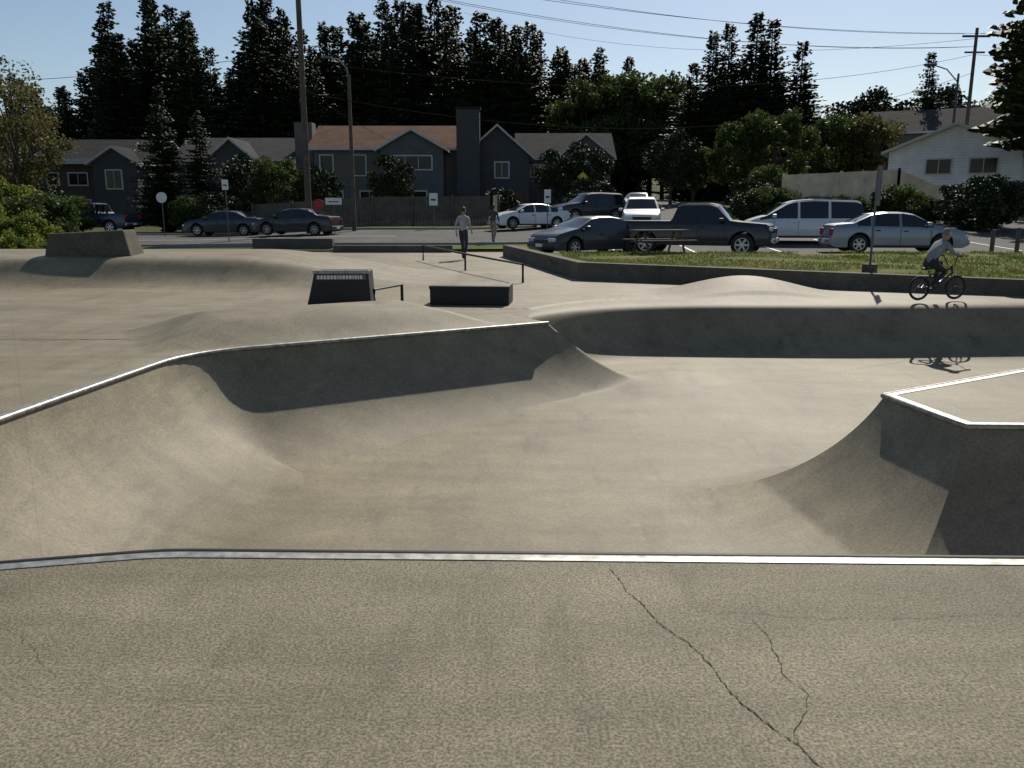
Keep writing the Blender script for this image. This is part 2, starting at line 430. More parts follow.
# ------------------------------------------------------------------ trees
def fir_mesh(name, seed, H, Rr, base, m, dens=1.0, big=1.0):
    rng = random.Random(seed); V = []; F = []; MI = []
    tv, tf = tubedata([(0, 0, -1), (0.05, 0, H*.5), (0, .05, H*.98)], [H*.014, H*.008, .02], 7)
    V += [tuple(v) for v in tv]; F += tf; MI += [1]*len(tf)
    nl = int(H*2.6*dens); lev = 1
    sect = [rng.uniform(.72, 1.22) for _ in range(8)]
    for i in range(nl):
        t = base+(1-base)*i/nl
        lev = lev*.6+.4*rng.uniform(.6, 1.3)
        prof = (1-t)**.82*lev
        if t < base+.1: prof *= .8
        for bq in range(rng.randint(7, 10)):
            ang = rng.uniform(0, 6.283); L = Rr*prof*rng.uniform(.55, 1.15)*sect[int(ang/6.2832*8) % 8]+.22
            ca, sa = math.cos(ang), math.sin(ang); z0 = t*H+rng.uniform(-.25, .25)
            n = max(2, int(L/.40)); dr = rng.uniform(.10, .40)*(1-t*.7)
            if t > .88: dr = -.5
            for k in range(n):
                s = (k+.8)/n; r = L*s
                z = z0-dr*r+.10*r*s
                w = (.85*(1-.5*s)+.16)*rng.uniform(.7, 1.25)*(1-.55*t)*big
                for side in (-1, 1):
                    lat = side*w*.45
                    px, py = ca*r-sa*lat, sa*r+ca*lat
                    hz = rng.uniform(.15, .6)*w; jx = rng.uniform(-.1, .1)
                    o = len(V)
                    V += [(px-sa*w*.42*side, py+ca*w*.42*side, z-hz*.7), (px+ca*w*.55+jx, py+sa*w*.55, z-hz*.3),
                          (px+sa*w*.30*side, py-ca*w*.30*side, z+.10), (px-ca*w*.45, py-sa*w*.45-jx, z-hz)]
                    F.append((o, o+1, o+2, o+3)); MI.append(0)
    me = bpy.data.meshes.new(name); me.from_pydata(V, [], F)
    me.materials.append(m); me.materials.append(M['bark']); me.polygons.foreach_set('material_index', MI)
    return me
def leaves(rng, clumps, size):
    P = []; 
    for c, r, n in clumps:
        d = rng.normal(size=(n, 3)); d /= np.linalg.norm(d, axis=1)[:, None]
        rr = r*rng.random(n)**.42
        P.append(np.array(c)+d*rr[:, None]*np.array([1, 1, .8]))
    P = np.concatenate(P); n = len(P)
    a = rng.normal(size=(n, 3)); a /= np.linalg.norm(a, axis=1)[:, None]
    b = rng.normal(size=(n, 3)); b -= (a*b).sum(1)[:, None]*a; b /= np.linalg.norm(b, axis=1)[:, None]
    s = size*rng.uniform(.55, 1.25, n)[:, None]
    V = np.stack([P-a*s, P+b*s*.6, P+a*s, P-b*s*.6], 1).reshape(-1, 3)
    F = np.arange(4*n).reshape(-1, 4)
    return V, F
def broad_mesh(name, seed, H, W, m, trunk=.25, nclump=40, per=170, size=.16, openness=.0):
    rng = np.random.default_rng(seed); rr = random.Random(seed)
    cz = H*(trunk+(1-trunk)*.5); rz = H*(1-trunk)*.5
    cl = []; V = []; F = []; MI = []
    tv, tf = tubedata([(0, 0, -.5), (.05*W*.2, 0, H*trunk*.8), (0, 0, H*.6)], [H*.025+.04, H*.018+.03, H*.006+.01], 8)
    V += [tuple(v) for v in tv]; F += tf; MI += [1]*len(tf)
    for i in range(nclump):
        d = rng.normal(size=3); d /= np.linalg.norm(d); k = rng.uniform(.45, 1.0)**.6
        c = np.array([d[0]*W*.42*k, d[1]*W*.42*k, cz+d[2]*rz*.86*k])
        r = W*rng.uniform(.085, .17)*(1-openness*.3)
        cl.append((c, r, int(per*rng.uniform(.6, 1.3))))
        if i % 2 == 0:
            st = (0, 0, H*rr.uniform(trunk*.6, .5)); mid = ((c[0])*.5, c[1]*.5, st[2]*.4+c[2]*.6-.2)
            tv, tf = tubedata([st, mid, tuple(c)], [H*.008+.015, H*.005+.01, .01], 5)
            o = len(V); V += [tuple(v) for v in tv]; F += [tuple(j+o for j in f) for f in tf]; MI += [1]*len(tf)
    lv, lf = leaves(rng, cl, size)
    o = len(V); V = np.concatenate([np.array(V), lv]); 
    F = [tuple(f) for f in F]+[tuple(f) for f in (lf+o).tolist()]; MI += [0]*len(lf)
    me = bpy.data.meshes.new(name); me.from_pydata(V.tolist(), [], F)
    me.materials.append(m); me.materials.append(M['bark']); me.polygons.foreach_set('material_index', MI)
    return me
def inst(name, me, x, y, s=1, rz=None, parent=None, z=None, sx=None):
    o = bpy.data.objects.new(name, me); COL.objects.link(o)
    o.location = (x, y, G(x, y)-.05 if z is None else z); k = sx or s
    o.scale = (k, k, s); o.rotation_euler = (0, 0, random.uniform(0, 6.28) if rz is None else rz)
    if parent: o.parent = parent
    return o
firs = [fir_mesh('fir_mesh', 10+i, 20, [3.9, 4.6, 3.6, 4.2, 5.0][i], .05, M['fir']) for i in range(5)]
cedar = fir_mesh('cedar_mesh', 44, 20, 5.2, .18, M['fir2'], 1.3, 1.1)
forest = empty('distant_forest', (0, 0, 0))
tl = [(-54.8, 19), (-50.8, 27.3), (-47.8, 23), (-45.6, 27.6), (-42.9, 27), (-40.7, 25), (-38.3, 22), (-35.7, 19.5), (-32.8, 27.6), (-30.9, 28.2),
      (-28.9, 26.5), (-26.5, 24), (-23.9, 25), (-21.9, 24.5), (-19.3, 25), (-16.3, 28.2), (-14, 27.5), (-12, 27), (-9.8, 28.8), (-7.5, 27), (-4.9, 24),
      (-2.2, 25), (.4, 23.5), (3, 22), (5.6, 21), (8.3, 20), (10.9, 19.5)]
for i, (x, h) in enumerate(tl):
    y = 108+random.uniform(-3, 3); k = y/110; z = G(x, y)
    inst('fir', firs[i % 5], x*k, y, (1.6+(h-1.6)*k-z)/20, parent=forest, sx=random.uniform(1.0, 1.4)*h/24)
for i in range(110):
    x = -64+i*.72+random.uniform(-.6, .6); y = random.uniform(97, 122)
    hh = np.interp(x*110/y, [t[0] for t in tl], [t[1] for t in tl])*random.uniform(.65, .95)
    inst('fir', random.choice(firs), x, y, hh/20, parent=forest, sx=random.uniform(1.1, 1.5)*hh/20)
bd = [broad_mesh('broadleaf_mesh', 60+i, 10, 8, [M['leaf'], M['leaf2'], M['leafd']][i], .16, 52, 180, .19) for i in range(3)]
bare = broad_mesh('thin_tree_mesh', 77, 11, 8, M['leaf2'], .2, 55, 90, .13, .6)
for x, y, h in [(13, 100, 15), (16.5, 102, 15.5), (9, 98, 14), (20, 105, 15), (34, 95, 10), (37.5, 92, 12), (41, 95, 11), (44, 90, 12), (47.5, 95, 12), (31, 100, 9), (51, 100, 11), (56, 100, 12), (26, 104, 14), (62, 105, 14),
                (-58, 100, 12), (-63, 100, 13), (-68, 98, 14), (-74, 100, 15), (-53, 95, 9)]:
    inst('broadleaf', random.choice(bd[:1]+bd[2:]), x, y, h/10, parent=forest)
for i in range(26):
    inst('broadleaf', bd[2 if i % 3 else 0], -70+i*5.6+random.uniform(-1, 1), random.uniform(93, 99), random.uniform(.7, .95), parent=forest, sx=1.1)
for x, y, s in [(5, 112, 1.2), (10, 114, 1.2), (15, 114, 1.3), (20, 112, 1.2), (0, 112, 1.2)]: inst('broadleaf', bd[2], x, y, s, parent=forest)
for x, h in [(19.1, 17), (20.9, 20), (22.9, 21), (25.2, 21.6), (27.4, 21.4), (29.4, 18.5), (31, 14), (23.9, 17), (26.2, 18), (21.8, 16), (28.3, 16)]:
    y = 90+random.uniform(-2, 2); inst('fir_tree', random.choice(firs), x, y, (h-G(x, y))/20, sx=random.uniform(1.0, 1.3)*h/20)
inst('fir_tree', firs[1], 41.5, 86, .72)
inst('bare_tree', bare, -31.5, 54, .95); inst('bare_tree', bare, -35, 58, 1.1); inst('broadleaf_tree', bd[0], -42, 66, 1.0)
inst('cedar_tree', firs[3], -23.0, 56, .47, sx=.60); inst('cedar_tree', firs[0], -21.3, 58, .40, sx=.55)
inst('broadleaf_tree', bd[0], 20.5, 66, .78); inst('broadleaf_tree', bd[0], 17.8, 67, .70); inst('broadleaf_tree', bd[2], 13.2, 70, .62)
inst('broadleaf_tree', bd[1], 31.5, 75, .78); inst('broadleaf_tree', bd[0], 29, 76, .8); inst('broadleaf_tree', bd[2], -8.8, 62, .50)
inst('broadleaf_tree', bd[2], -18.5, 60, .55); inst('broadleaf_tree', bd[0], -16.0, 58, .52); inst('broadleaf_tree', bd[2], -13.5, 59, .45)
inst('broadleaf_tree', bd[2], 3.5, 66, .5); inst('broadleaf_tree', bd[2], 6, 68, .55); inst('broadleaf_tree', bd[0], 15.5, 72, .5)
for x, y, s in [(27.0, 44, .95), (31.5, 45, 1.05), (34, 55, 1.0), (30.6, 42, .8)]: inst('conifer_tree', cedar, x, y, s, sx=.95, z=2.6)
bu = [broad_mesh('bush_mesh', 90+i, 2, 3, [M['leaf3'], M['leaf'], M['leafd']][i], .05, 34, 260, .065) for i in range(3)]
for x, y, s, k in [(-17.2, 25.5, .75, 0), (-15.0, 24.5, .55, 0), (-19, 29, 1.1, 0), (-16.3, 28, .8, 0), (-21, 31, 1.4, 0), (-13.8, 24.5, .38, 0), (-18.5, 33, 1.2, 1), (-22, 36, 1.5, 0)]:
    inst('shrub', bu[k], x, y, s)
for i in range(11): inst('hedge_bush', bu[1 if i % 3 else 2], 12.5+i*1.25, 46+random.uniform(-.6, .6), random.uniform(.75, 1.1))
for x, y, s, k in [(22.8, 41, 1.35, 2), (24.5, 43, 1.3, 2), (-27, 52, 1.2, 1), (-29.5, 52, 1.5, 2), (-19, 54.5, 1.3, 2), (-21, 55, 1.2, 1), (5.5, 60, 1.3, 2), (-1, 60, 1.2, 2), (14.8, 52, 1.2, 2), (16.5, 55, 1.6, 1)]:
    inst('shrub', bu[k], x, y, s)

# ------------------------------------------------------------------ houses
def siding(name, c):
    m, nt, b, o = nodes(name)
    tc = N(nt, 'ShaderNodeTexCoord').outputs['Object']
    sp = N(nt, 'ShaderNodeSeparateXYZ'); nt.links.new(tc, sp.inputs[0])
    pp = N(nt, 'ShaderNodeMath', operation='FRACT'); ms = N(nt, 'ShaderNodeMath', operation='MULTIPLY'); ms.inputs[1].default_value = 5
    nt.links.new(sp.outputs[2], ms.inputs[0]); nt.links.new(ms.outputs[0], pp.inputs[0])
    c1 = ramp(nt, pp.outputs[0], 0, tuple(x*.75 for x in c), .25, c)
    c1 = mixc(nt, .5, c1, ramp(nt, noise(nt, tc, 1.2, 5), .3, .7, .7, 1.2), 'MULTIPLY')
    nt.links.new(c1, b.inputs['Base Color']); b.inputs['Roughness'].default_value = .75; return m
def shingle(name, c):
    m, nt, b, o = nodes(name)
    tc = N(nt, 'ShaderNodeTexCoord').outputs['Object']
    c1 = ramp(nt, noise(nt, tc, 1.0, 6, .6), .3, tuple(x*.7 for x in c), .7, tuple(x*1.2 for x in c))
    c1 = mixc(nt, .6, c1, ramp(nt, noise(nt, tc, 9, 3), .35, .6, .65, 1.35), 'MULTIPLY')
    nt.links.new(c1, b.inputs['Base Color']); b.inputs['Roughness'].default_value = .95
    b.inputs['Specular IOR Level'].default_value = .1; return m
def gable(name, x0, x1, y0, y1, ze, zr, axis, roofm, wallm, par, ov=.5, th=.2):
    if axis == 'x':
        ym = (y0+y1)/2; sl = (zr-ze)/(ym-y0)
        a = [(y0-ov, ze-ov*sl), (ym, zr), (y1+ov, ze-ov*sl)]
        prof = a+[(p[0], p[1]+th) for p in a[::-1]]
        V = [(x0-ov, p[0], p[1]) for p in prof]+[(x1+ov, p[0], p[1]) for p in prof]
        tri = [[(x, y0, ze), (x, y1, ze), (x, ym, zr)] for x in (x0, x1)]
    else:
        xm = (x0+x1)/2; sl = (zr-ze)/(xm-x0)
        a = [(x0-ov, ze-ov*sl), (xm, zr), (x1+ov, ze-ov*sl)]
        prof = a+[(p[0], p[1]+th) for p in a[::-1]]
        V = [(p[0], y0-ov, p[1]) for p in prof]+[(p[0], y1+ov, p[1]) for p in prof]
        tri = [[(x0, y, ze), (x1, y, ze), (xm, y, zr)] for y in (y0, y1)]
    F = [(0, 1, 4, 5), (1, 2, 3, 4), (6, 11, 10, 7), (7, 10, 9, 8)]+[(i, (i+1) % 6, 6+(i+1) % 6, 6+i) for i in range(6)]
    mi = [1]*4+[1, 1, 1, 0, 0, 1]
    obj(name, V, F, [roofm, M['trim']], mi, parent=par)
    obj('gable_wall', tri[0]+tri[1], [(0, 1, 2), (3, 4, 5)], wallm, parent=par)
def window(par, x, y, z, w, h, mull=1):
    box('window_frame', (x-w/2-.09, x+w/2+.09, y-.06, y+.02, z-h/2-.09, z+h/2+.09), M['trim'], par)
    for i in range(mull+1):
        a = x-w/2+i*w/(mull+1)+.03; b = x-w/2+(i+1)*w/(mull+1)-.03
        box('window_pane', (a, b, y-.075, y-.03, z-h/2+.02, z+h/2-.02), M['wglass'], par)
sg = siding('grey_siding', (.095, .10, .105)); sb = siding('brown_siding', (.065, .05, .042)); sw = siding('white_siding', (.78, .79, .80)); sd = siding('dark_siding', (.055, .055, .06)); stn = siding('taupe_siding', (.13, .115, .10))
rb = shingle('brown_shingle', (.135, .075, .052)); rg = shingle('grey_shingle', (.055, .054, .053)); rk = shingle('dark_shingle', (.032, .031, .03))
h = empty('brown_roof_house', (-10.5, 75, G(-10, 75)-.3))
box('walls', (-7, 6.3, 0, 9, 0, 6.2), stn, h)
gable('roof', -7, 6.3, 0, 9, 6.2, 8.3, 'x', rb, stn, h)
box('wing_walls', (-.8, 4.6, -2.2, -.01, 0, 5.95), sg, h)
gable('wing_roof', -.8, 4.6, -2.2, 3, 5.95, 7.45, 'y', rb, sg, h, .45)
box('chimney', (5.7, 7.7, -1.4, -.02, 0, 9.3), sd, h); box('chimney_cap', (5.6, 7.8, -1.5, .08, 9.3, 9.5), rk, h)
box('side_wing_walls', (7.71, 12.0, 0, 8, 0, 5.6), sd, h)
gable('side_wing_roof', 6.4, 12.0, 0.05, 8, 5.6, 8.0, 'y', rg, sd, h)
for x, y, z, w, hh, mu in [(-5.9, 0, 4.7, 1.1, 1.7, 0), (-3.0, 0, 4.7, 1.1, 1.7, 0), (1.9, -2.2, 4.8, 3.4, 1.1, 2), (9.6, 0, 4.3, 1.2, 1.3, 1), (-5.4, 0, 1.8, 1.6, 1.3, 1), (-2.2, 0, 1.8, 1.6, 1.3, 1), (1.9, -2.2, 1.7, 2.4, 1.4, 1)]:
    window(h, x, y, z, w, hh, mu)
box('door', (10.8, 11.7, -.08, .0, 0.3, 2.4), rb, h)
h = empty('grey_house', (-25.5, 76, G(-25, 76)-.3))
box('walls', (-4.5, 5.6, 0, 9, 0, 6.0), sg, h); gable('roof', -4.5, 5.6, 0, 9, 6.0, 8.0, 'x', rg, sg, h)
box('wing_walls', (-1.2, 3.2, -2, -.01, 0, 5.7), sd, h); gable('wing_roof', -1.2, 3.2, -2, 3, 5.7, 7.5, 'y', rg, sd, h, .45)
box('chimney', (6.0, 7.6, .5, 2, 0, 9.2), stn, h)
for x, y, z, w, hh, mu in [(1, -2, 4.5, 1.8, 1.2, 1), (-3.1, 0, 4.4, 1.2, 1.2, 1), (4.5, 0, 4.4, 1.2, 1.2, 1), (-3, 0, 1.7, 1.5, 1.3, 1)]: window(h, x, y, z, w, hh, mu)
h = empty('dark_house', (-36.0, 74, G(-36, 74)-.3))
box('walls', (-5.5, 4.2, 0, 9, 0, 5.9), sb, h); gable('roof', -5.5, 4.2, 0, 9, 5.9, 7.7, 'x', rk, sb, h)
box('wing_walls', (.2, 4.0, -1.8, -.01, 0, 5.5), sd, h)
gable('wing_roof', .2, 4.0, -1.8, 3, 5.5, 6.7, 'y', rk, sd, h, .4)
box('fascia', (-6.1, -.4, -.62, -.52, 5.45, 5.75), M['trim'], h)
for x, y, z, w, hh, mu in [(2.0, -1.8, 4.1, 1.3, 1.5, 1), (-2, 0, 4.2, 1.6, 1.0, 1), (-4.2, 0, 4.2, 1.0, 1.0, 0), (-2, 0, 1.8, 1.8, 1.2, 1)]: window(h, x, y, z, w, hh, mu)
h = empty('grey_roof_house', (4.8, 84, G(4, 84)))
box('walls', (-4, 5, 0, 9, 0, 4.7), stn, h); gable('roof', -4, 5, 0, 9, 4.7, 7.2, 'x', rg, stn, h)
gable('wing_roof', 0, 4.6, -2.2, 3, 4.8, 6.6, 'y', rg, sg, h); box('wing_walls', (0, 4.6, -2.2, -.01, 0, 4.8), sg, h)
window(h, 2.3, -2.2, 3.6, 1.8, 1.1, 1); window(h, -2.3, 0, 3.4, 1.3, 1.1, 1)
h = empty('grey_roof_house', (-2, 92, G(-2, 92)))
box('walls', (-5, 5, 0, 9, 0, 6.0), sg, h); gable('roof', -5, 5, 0, 9, 6.0, 8.4, 'x', rg, sg, h); window(h, 0, 0, 4.5, 2, 1.2, 1)
h = empty('white_house', (31.2, 60, G(31, 60)), R(-30))
box('walls', (-4.2, 4.2, 0, 9, 0, 4.2), sw, h); gable('roof', -4.2, 4.2, 0, 9, 4.2, 5.9, 'y', rk, sw, h, .5)
window(h, -.9, 0, 3.1, 1.6, 1.0, 1); window(h, 1.9, 0, 3.1, 1.7, 1.0, 1); window(h, -1.5, 0, 1.2, 1.2, 1.1, 1)
box('extension_walls', (4.21, 9, 2, 9, 0, 3.8), sw, h); gable('extension_roof', 4.8, 9, 2, 9, 3.8, 5.0, 'x', rk, sw, h)
h = empty('hillside_house', (39.5, 80, G(38, 80)), R(-25))
box('walls', (-5, 5, 0, 8, 0, 6.5), stn, h); gable('roof', -5, 5, 0, 8, 6.5, 8.6, 'x', rg, stn, h); window(h, 0, 0, 5, 2, 1.2, 1)
fm = mat('fence_wood', (.085, .075, .062), .85, 0, .3, 2); fm2 = mat('fence_tan', (.62, .53, .38), .8, 0, .2, 1.5)
def fence(name, pts, hts, m, w=.14, post=2.4):
    parts = []; rng = random.Random(8)
    for (a, b), (h0, h1) in zip(zip(pts[:-1], pts[1:]), zip(hts[:-1], hts[1:])):
        a = Vector(a); b = Vector(b); L = (b-a).length; n = int(L/.15); t = (b-a).normalized(); nn = Vector((-t.y, t.x))
        for i in range(n):
            p = a+t*(i*.15); e = a+t*(i*.15+w); z = G(p.x, p.y); hh = h0+(h1-h0)*i/n+rng.uniform(-.015, .015)
            q_ = [p-nn*.01, e-nn*.01, e+nn*.01, p+nn*.01]
            parts.append(([(v.x, v.y, z-.1) for v in q_]+[(v.x, v.y, z+hh) for v in q_], BF, 0))
        n = int(L/post)
        for i in range(n+1):
            p = a+t*(L*i/max(1, n)); z = G(p.x, p.y); hh = h0+(h1-h0)*i/max(1, n)+.08
            parts.append((boxv(p.x-.06, p.x+.06, p.y-.16, p.y-.04, z-.1, z+hh), BF, 0))
    joined(name, parts, [m])
fence('wooden_fence', [(-17, 55), (-1.3, 55), (-.6, 60)], [1.8, 1.9, 1.9], fm)
fence('tan_fence', [(16, 49.9), (22.8, 49.9), (25.6, 50.6)], [2.6, 2.9, 1.9], fm2)
for i in range(6): tube('wooden_post', [(0, 0, 0), (0, 0, .95)], .07, M['wood_pole'], loc=(15.6+i*1.3, 27.0+i*.8, G(16+i, 27+i)), n=8)

# ------------------------------------------------------------------ poles, wires, signs
e = empty('utility_pole', (-11.4, 47, G(-11.4, 47)))
tube('mast', [(0, 0, -.3), (0, 0, 15.5)], [.19, .13], M['wood_pole'], e, 12); box('crossarm', (-1.2, 1.2, -.08, .08, 14.4, 14.6), M['wood_pole'], e)
tube('transformer', [(.35, 0, 13.6), (.35, 0, 14.3)], .22, M['signback'], e)
e = empty('street_lamp', (-9.1, 48.2, G(-9.1, 48)))
tube('mast', [(0, 0, -.3), (0, 0, 8.6)], [.13, .09], M['wood_pole'], e, 10)
tube('arm', [(0, 0, 8.3), (-.1, 0, 8.9), (-.5, -.1, 9.35), (-.9, -.2, 9.4)], [.05, .045, .04, .04], M['signback'], e, 8)
obj('lamp_head', [(-.8, -.3, 9.36), (-.8, -.1, 9.36), (-1.35, -.15, 9.42), (-1.35, -.35, 9.42), (-.85, -.27, 9.48), (-.85, -.13, 9.48), (-1.25, -.18, 9.52), (-1.25, -.32, 9.52)], BF, M['signback'], parent=e, bevel=.02)
e = empty('utility_pole', (37.2, 70, G(37, 70)))
H = 16-G(37, 70)
tube('mast', [(0, 0, -.3), (0, 0, H)], [.17, .12], M['wood_pole'], e, 10); box('crossarm', (-1.1, 1.1, -.07, .07, H-.7, H-.55), M['wood_pole'], e); box('lower_crossarm', (-.8, .8, -.07, .07, H-1.9, H-1.78), M['wood_pole'], e)
e = empty('street_lamp', (33.0, 64, G(33, 64)))
H = 12.2-G(33, 64)
tube('mast', [(0, 0, -.3), (0, 0, H-.6)], [.12, .08], M['signback'], e, 10)
tube('arm', [(0, 0, H-1.2), (-.9, 0, H-.3), (-1.9, 0, H)], .045, M['signback'], e, 8)
box('lamp_head', (-2.6, -1.8, -.14, .14, H-.04, H+.1), M['signback'], e, .03)
def wire(a, b, sag, r=.014):
    a = Vector(a); b = Vector(b); P = []
    for i in range(25):
        t = i/24; p = a.lerp(b, t); p.z -= sag*4*t*(1-t); P.append(p)
    return tubedata(P, r, 4)
W = []
for a, b, s in [((-11.4, 47, 9.6), (37.2, 70, 14.0), 1.9), ((-11.4, 47, 8.0), (37.2, 70, 12.6), 3.0), ((-10.3, 47, 14.9), (38.2, 70, 15.6), 1.2), ((-12.5, 47, 14.9), (36.2, 70, 15.6), 1.0),
                ((-11.4, 47, 14.2), (37.2, 70, 14.6), 1.4), ((37.2, 70, 15.6), (75, 62, 17), 1.5), ((37.2, 70, 14), (75, 62, 14.5), 1.5), ((37.2, 70, 15.2), (-6, 110, 26), 2.4),
                ((37.2, 70, 14.6), (-20, 60, 19), 2.0), ((-11.4, 47, 10.1), (-60, 52, 10.6), 1.6), ((-11.4, 47, 8.3), (-8, 75, 7.0), .6)]:
    v, f = wire(a, b, s); W.append((v, f, 0))
wm = mat('wire_black', (.01, .01, .01), .9, 0, .1, 1, 0, 0, .05)
joined('power_lines', W, [wm], smooth=True)
def sign(name, x, y, H, kind, w=.45, hh=.6, rz=0, z=None):
    e = empty(name, (x, y, G(x, y) if z is None else z), rz)
    tube('post', [(0, 0, -.2), (0, 0, H)], .026, M['signback'], e, 8)
    zc = H-hh/2
    if kind == 'rect': box('plate', (-w/2, w/2, -.05, -.035, H-hh, H+.02), M['white'], e, .004); box('symbol', (-w*.3, w*.3, -.054, -.0505, H-hh*.6, H-hh*.45), M['black'], e)
    elif kind == 'back': box('plate', (-w/2, w/2, -.05, -.035, H-hh, H+.02), M['signback'], e, .004)
    else:
        n = {'round': 24, 'stop': 8, 'diamond': 4}[kind]; m_ = {'round': M['white'], 'stop': M['red'], 'diamond': M['yellow']}[kind]
        r = w/2; off = math.pi/8 if kind == 'stop' else 0
        ring = lambda yy: [(r*math.cos(off+2*math.pi*i/n), yy, zc+r*math.sin(off+2*math.pi*i/n)) for i in range(n)]
        V = ring(-.05)+ring(-.035)
        obj('plate', V, [tuple(range(n)), tuple(range(n, 2*n))[::-1]]+[(i, i+n, (i+1) % n+n, (i+1) % n) for i in range(n)], m_, parent=e)
    return e
sign('traffic_sign', -20, 48, 2.5, 'round', .6, .6)
sign('traffic_sign', -13.6, 40, 2.9, 'rect', .3, .45)
sign('traffic_sign', -4.7, 50.3, 2.1, 'rect', .5, .7)
sign('traffic_sign', 1.9, 45, 2.2, 'rect', .35, .7)
sign('traffic_sign', 5.1, 61, 3.0, 'diamond', .75, .75)
sign('stop_sign', -10.6, 46, 1.9, 'stop', .55, .55)
sign('notice_sign', -9.9, 46.6, 1.9, 'rect', .9, .35)
e = sign('traffic_sign', 7.75, 17.9, 2.25, 'back', .3, .8, R(50), .28)
box('concrete_base', (-.13, .13, -.13, .13, -.1, .22), M['oldconc'], e, .02)

# ------------------------------------------------------------------ skatepark furniture
e = empty('skate_ramp_box', (-2.87, 13.75, 0), R(4))
prof = [(-.58, 0), (.55, 0), (.50, .12), (.47, .62), (-.42, .62), (-.50, .3)]
obj('body', [(x, 0, z) for x, z in prof]+[(x, .75, z) for x, z in prof], [tuple(range(6)), tuple(range(6, 12))[::-1]]+[(i, i+6, (i+1) % 6+6, (i+1) % 6) for i in range(6)], M['darksteel'], parent=e, bevel=.015)
box('coping_edge', (-.44, .49, -.03, .03, .59, .65), M['steel'], e, .01)
box('banner_strip', (-.40, .43, -.012, -.003, .49, .58), M['signback'], e)
rr = random.Random(5)
lett = []
x = -.37
while x < .38:
    w = rr.uniform(.02, .045); lett.append((boxv(x, x+w, -.018, -.013, .505, .565), BF, 0)); x += w+.015
joined('banner_letters', lett, [M['white']], parent=e)
e = empty('grind_ledge', (-.75, 14.35, 0), R(-6))
box('body', (-.7, .7, 0, .7, 0, .32), M['darksteel'], e, .02); box('top_edge', (-.71, .71, -.02, .05, .275, .332), M['darksteel'], e, .008)
obj('top_slab', boxv(-.70, .70, .055, .69, .32, .335), BF, M['bowl'], parent=e)
e = empty('grind_rail', (-2.15, 14.3, 0), R(70))
tube('bar', [(-.5, 0, 0), (-.5, 0, .32), (.5, 0, .32), (.5, 0, 0)], .028, M['darksteel'], e)
e = empty('handrail', (0, 0, 0))
tube('bar', [(.25, 19.0, 0), (.25, 19.0, .42), (-1.3, 23, .46), (-3.0, 28, .5), (-3.0, 28, 0)], .03, M['darksteel'], e)
tube('post', [(-1.3, 23, 0), (-1.3, 23, .46)], .028, M['darksteel'], e)
e = empty('concrete_block', (-9.6, 18.75, .60), R(4))
obj('body', [(-.95, 0, 0), (.95, 0, 0), (.95, .9, 0), (-.95, .9, 0), (-.86, .08, .52), (.80, .08, .60), (.80, .8, .60), (-.86, .8, .52)], BF, M['oldconc'], parent=e, bevel=.03)
def picnic(x, y, rz):
    e = empty('picnic_table', (x, y, .3), rz)
    for i in range(4): box('top_plank', (-.9, .9, -.36+i*.18, -.20+i*.18, .72, .76), M['wood_pole'], e)
    for s in (-1, 1):
        box('seat', (-.9, .9, s*.72-.13, s*.72+.13, .42, .46), M['wood_pole'], e)
        for xx in (-.6, .6):
            tube('leg', [(xx, s*.6, 0), (xx, s*.2, .72)], .04, M['wood_pole'], e, 6)
    for xx in (-.6, .6): box('crossbar', (xx-.03, xx+.03, -.8, .8, .36, .42), M['wood_pole'], e)
picnic(4.6, 26.0, R(15))

# ------------------------------------------------------------------ cars
def lathe(prof, n=28):
    V = []; F = []
    for (y, r) in prof:
        for k in range(n):
            a = 2*math.pi*k/n; V.append((r*math.cos(a), y, r*math.sin(a)))
    for j in range(len(prof)-1):
        for k in range(n): F.append((j*n+k, j*n+(k+1) % n, (j+1)*n+(k+1) % n, (j+1)*n+k))
    return V, F
def wheel(par, x, y, r, side, w=.2):
    e = [(-w/2, r*.62), (-w/2, r*.92), (-w*.38, r), (w*.38, r), (w/2, r*.92), (w/2, r*.62)]
    V, F = lathe(e); o = obj('tyre', V, F, M['tyre'], smooth=True, sharp=40, parent=par, loc=(x, y, r))
    parts = []
    V, F = lathe([(side*w*.5, r*.64), (side*w*.46, r*.64), (side*w*.40, r*.57), (side*w*.15, r*.55), (side*w*.15, 0.001)]); parts.append((V, F, 0))
    V, F = lathe([(side*w*.44, .001), (side*w*.44, r*.16), (side*w*.2, r*.16)], 12); parts.append((V, F, 1))
    V, F = lathe([(side*w*.50, r*.57), (side*w*.505, r*.64), (side*w*.42, r*.655)]); parts.append((V, F, 1))
    for k in range(6):
        a = k*math.pi/3; ca, sa = math.cos(a), math.sin(a); hw = r*.085
        pts = []
        for yy in (side*w*.33, side*w*.43):
            for rr_, s in ((r*.1, -1), (r*.6, -1), (r*.6, 1), (r*.1, 1)): pts.append((ca*rr_-sa*hw*s, yy, sa*rr_+ca*hw*s))
        parts.append((pts, BF, 1))
    joined('wheel_rim', parts, [M['black'], M['rim']], parent=par, loc=(x, y, r))
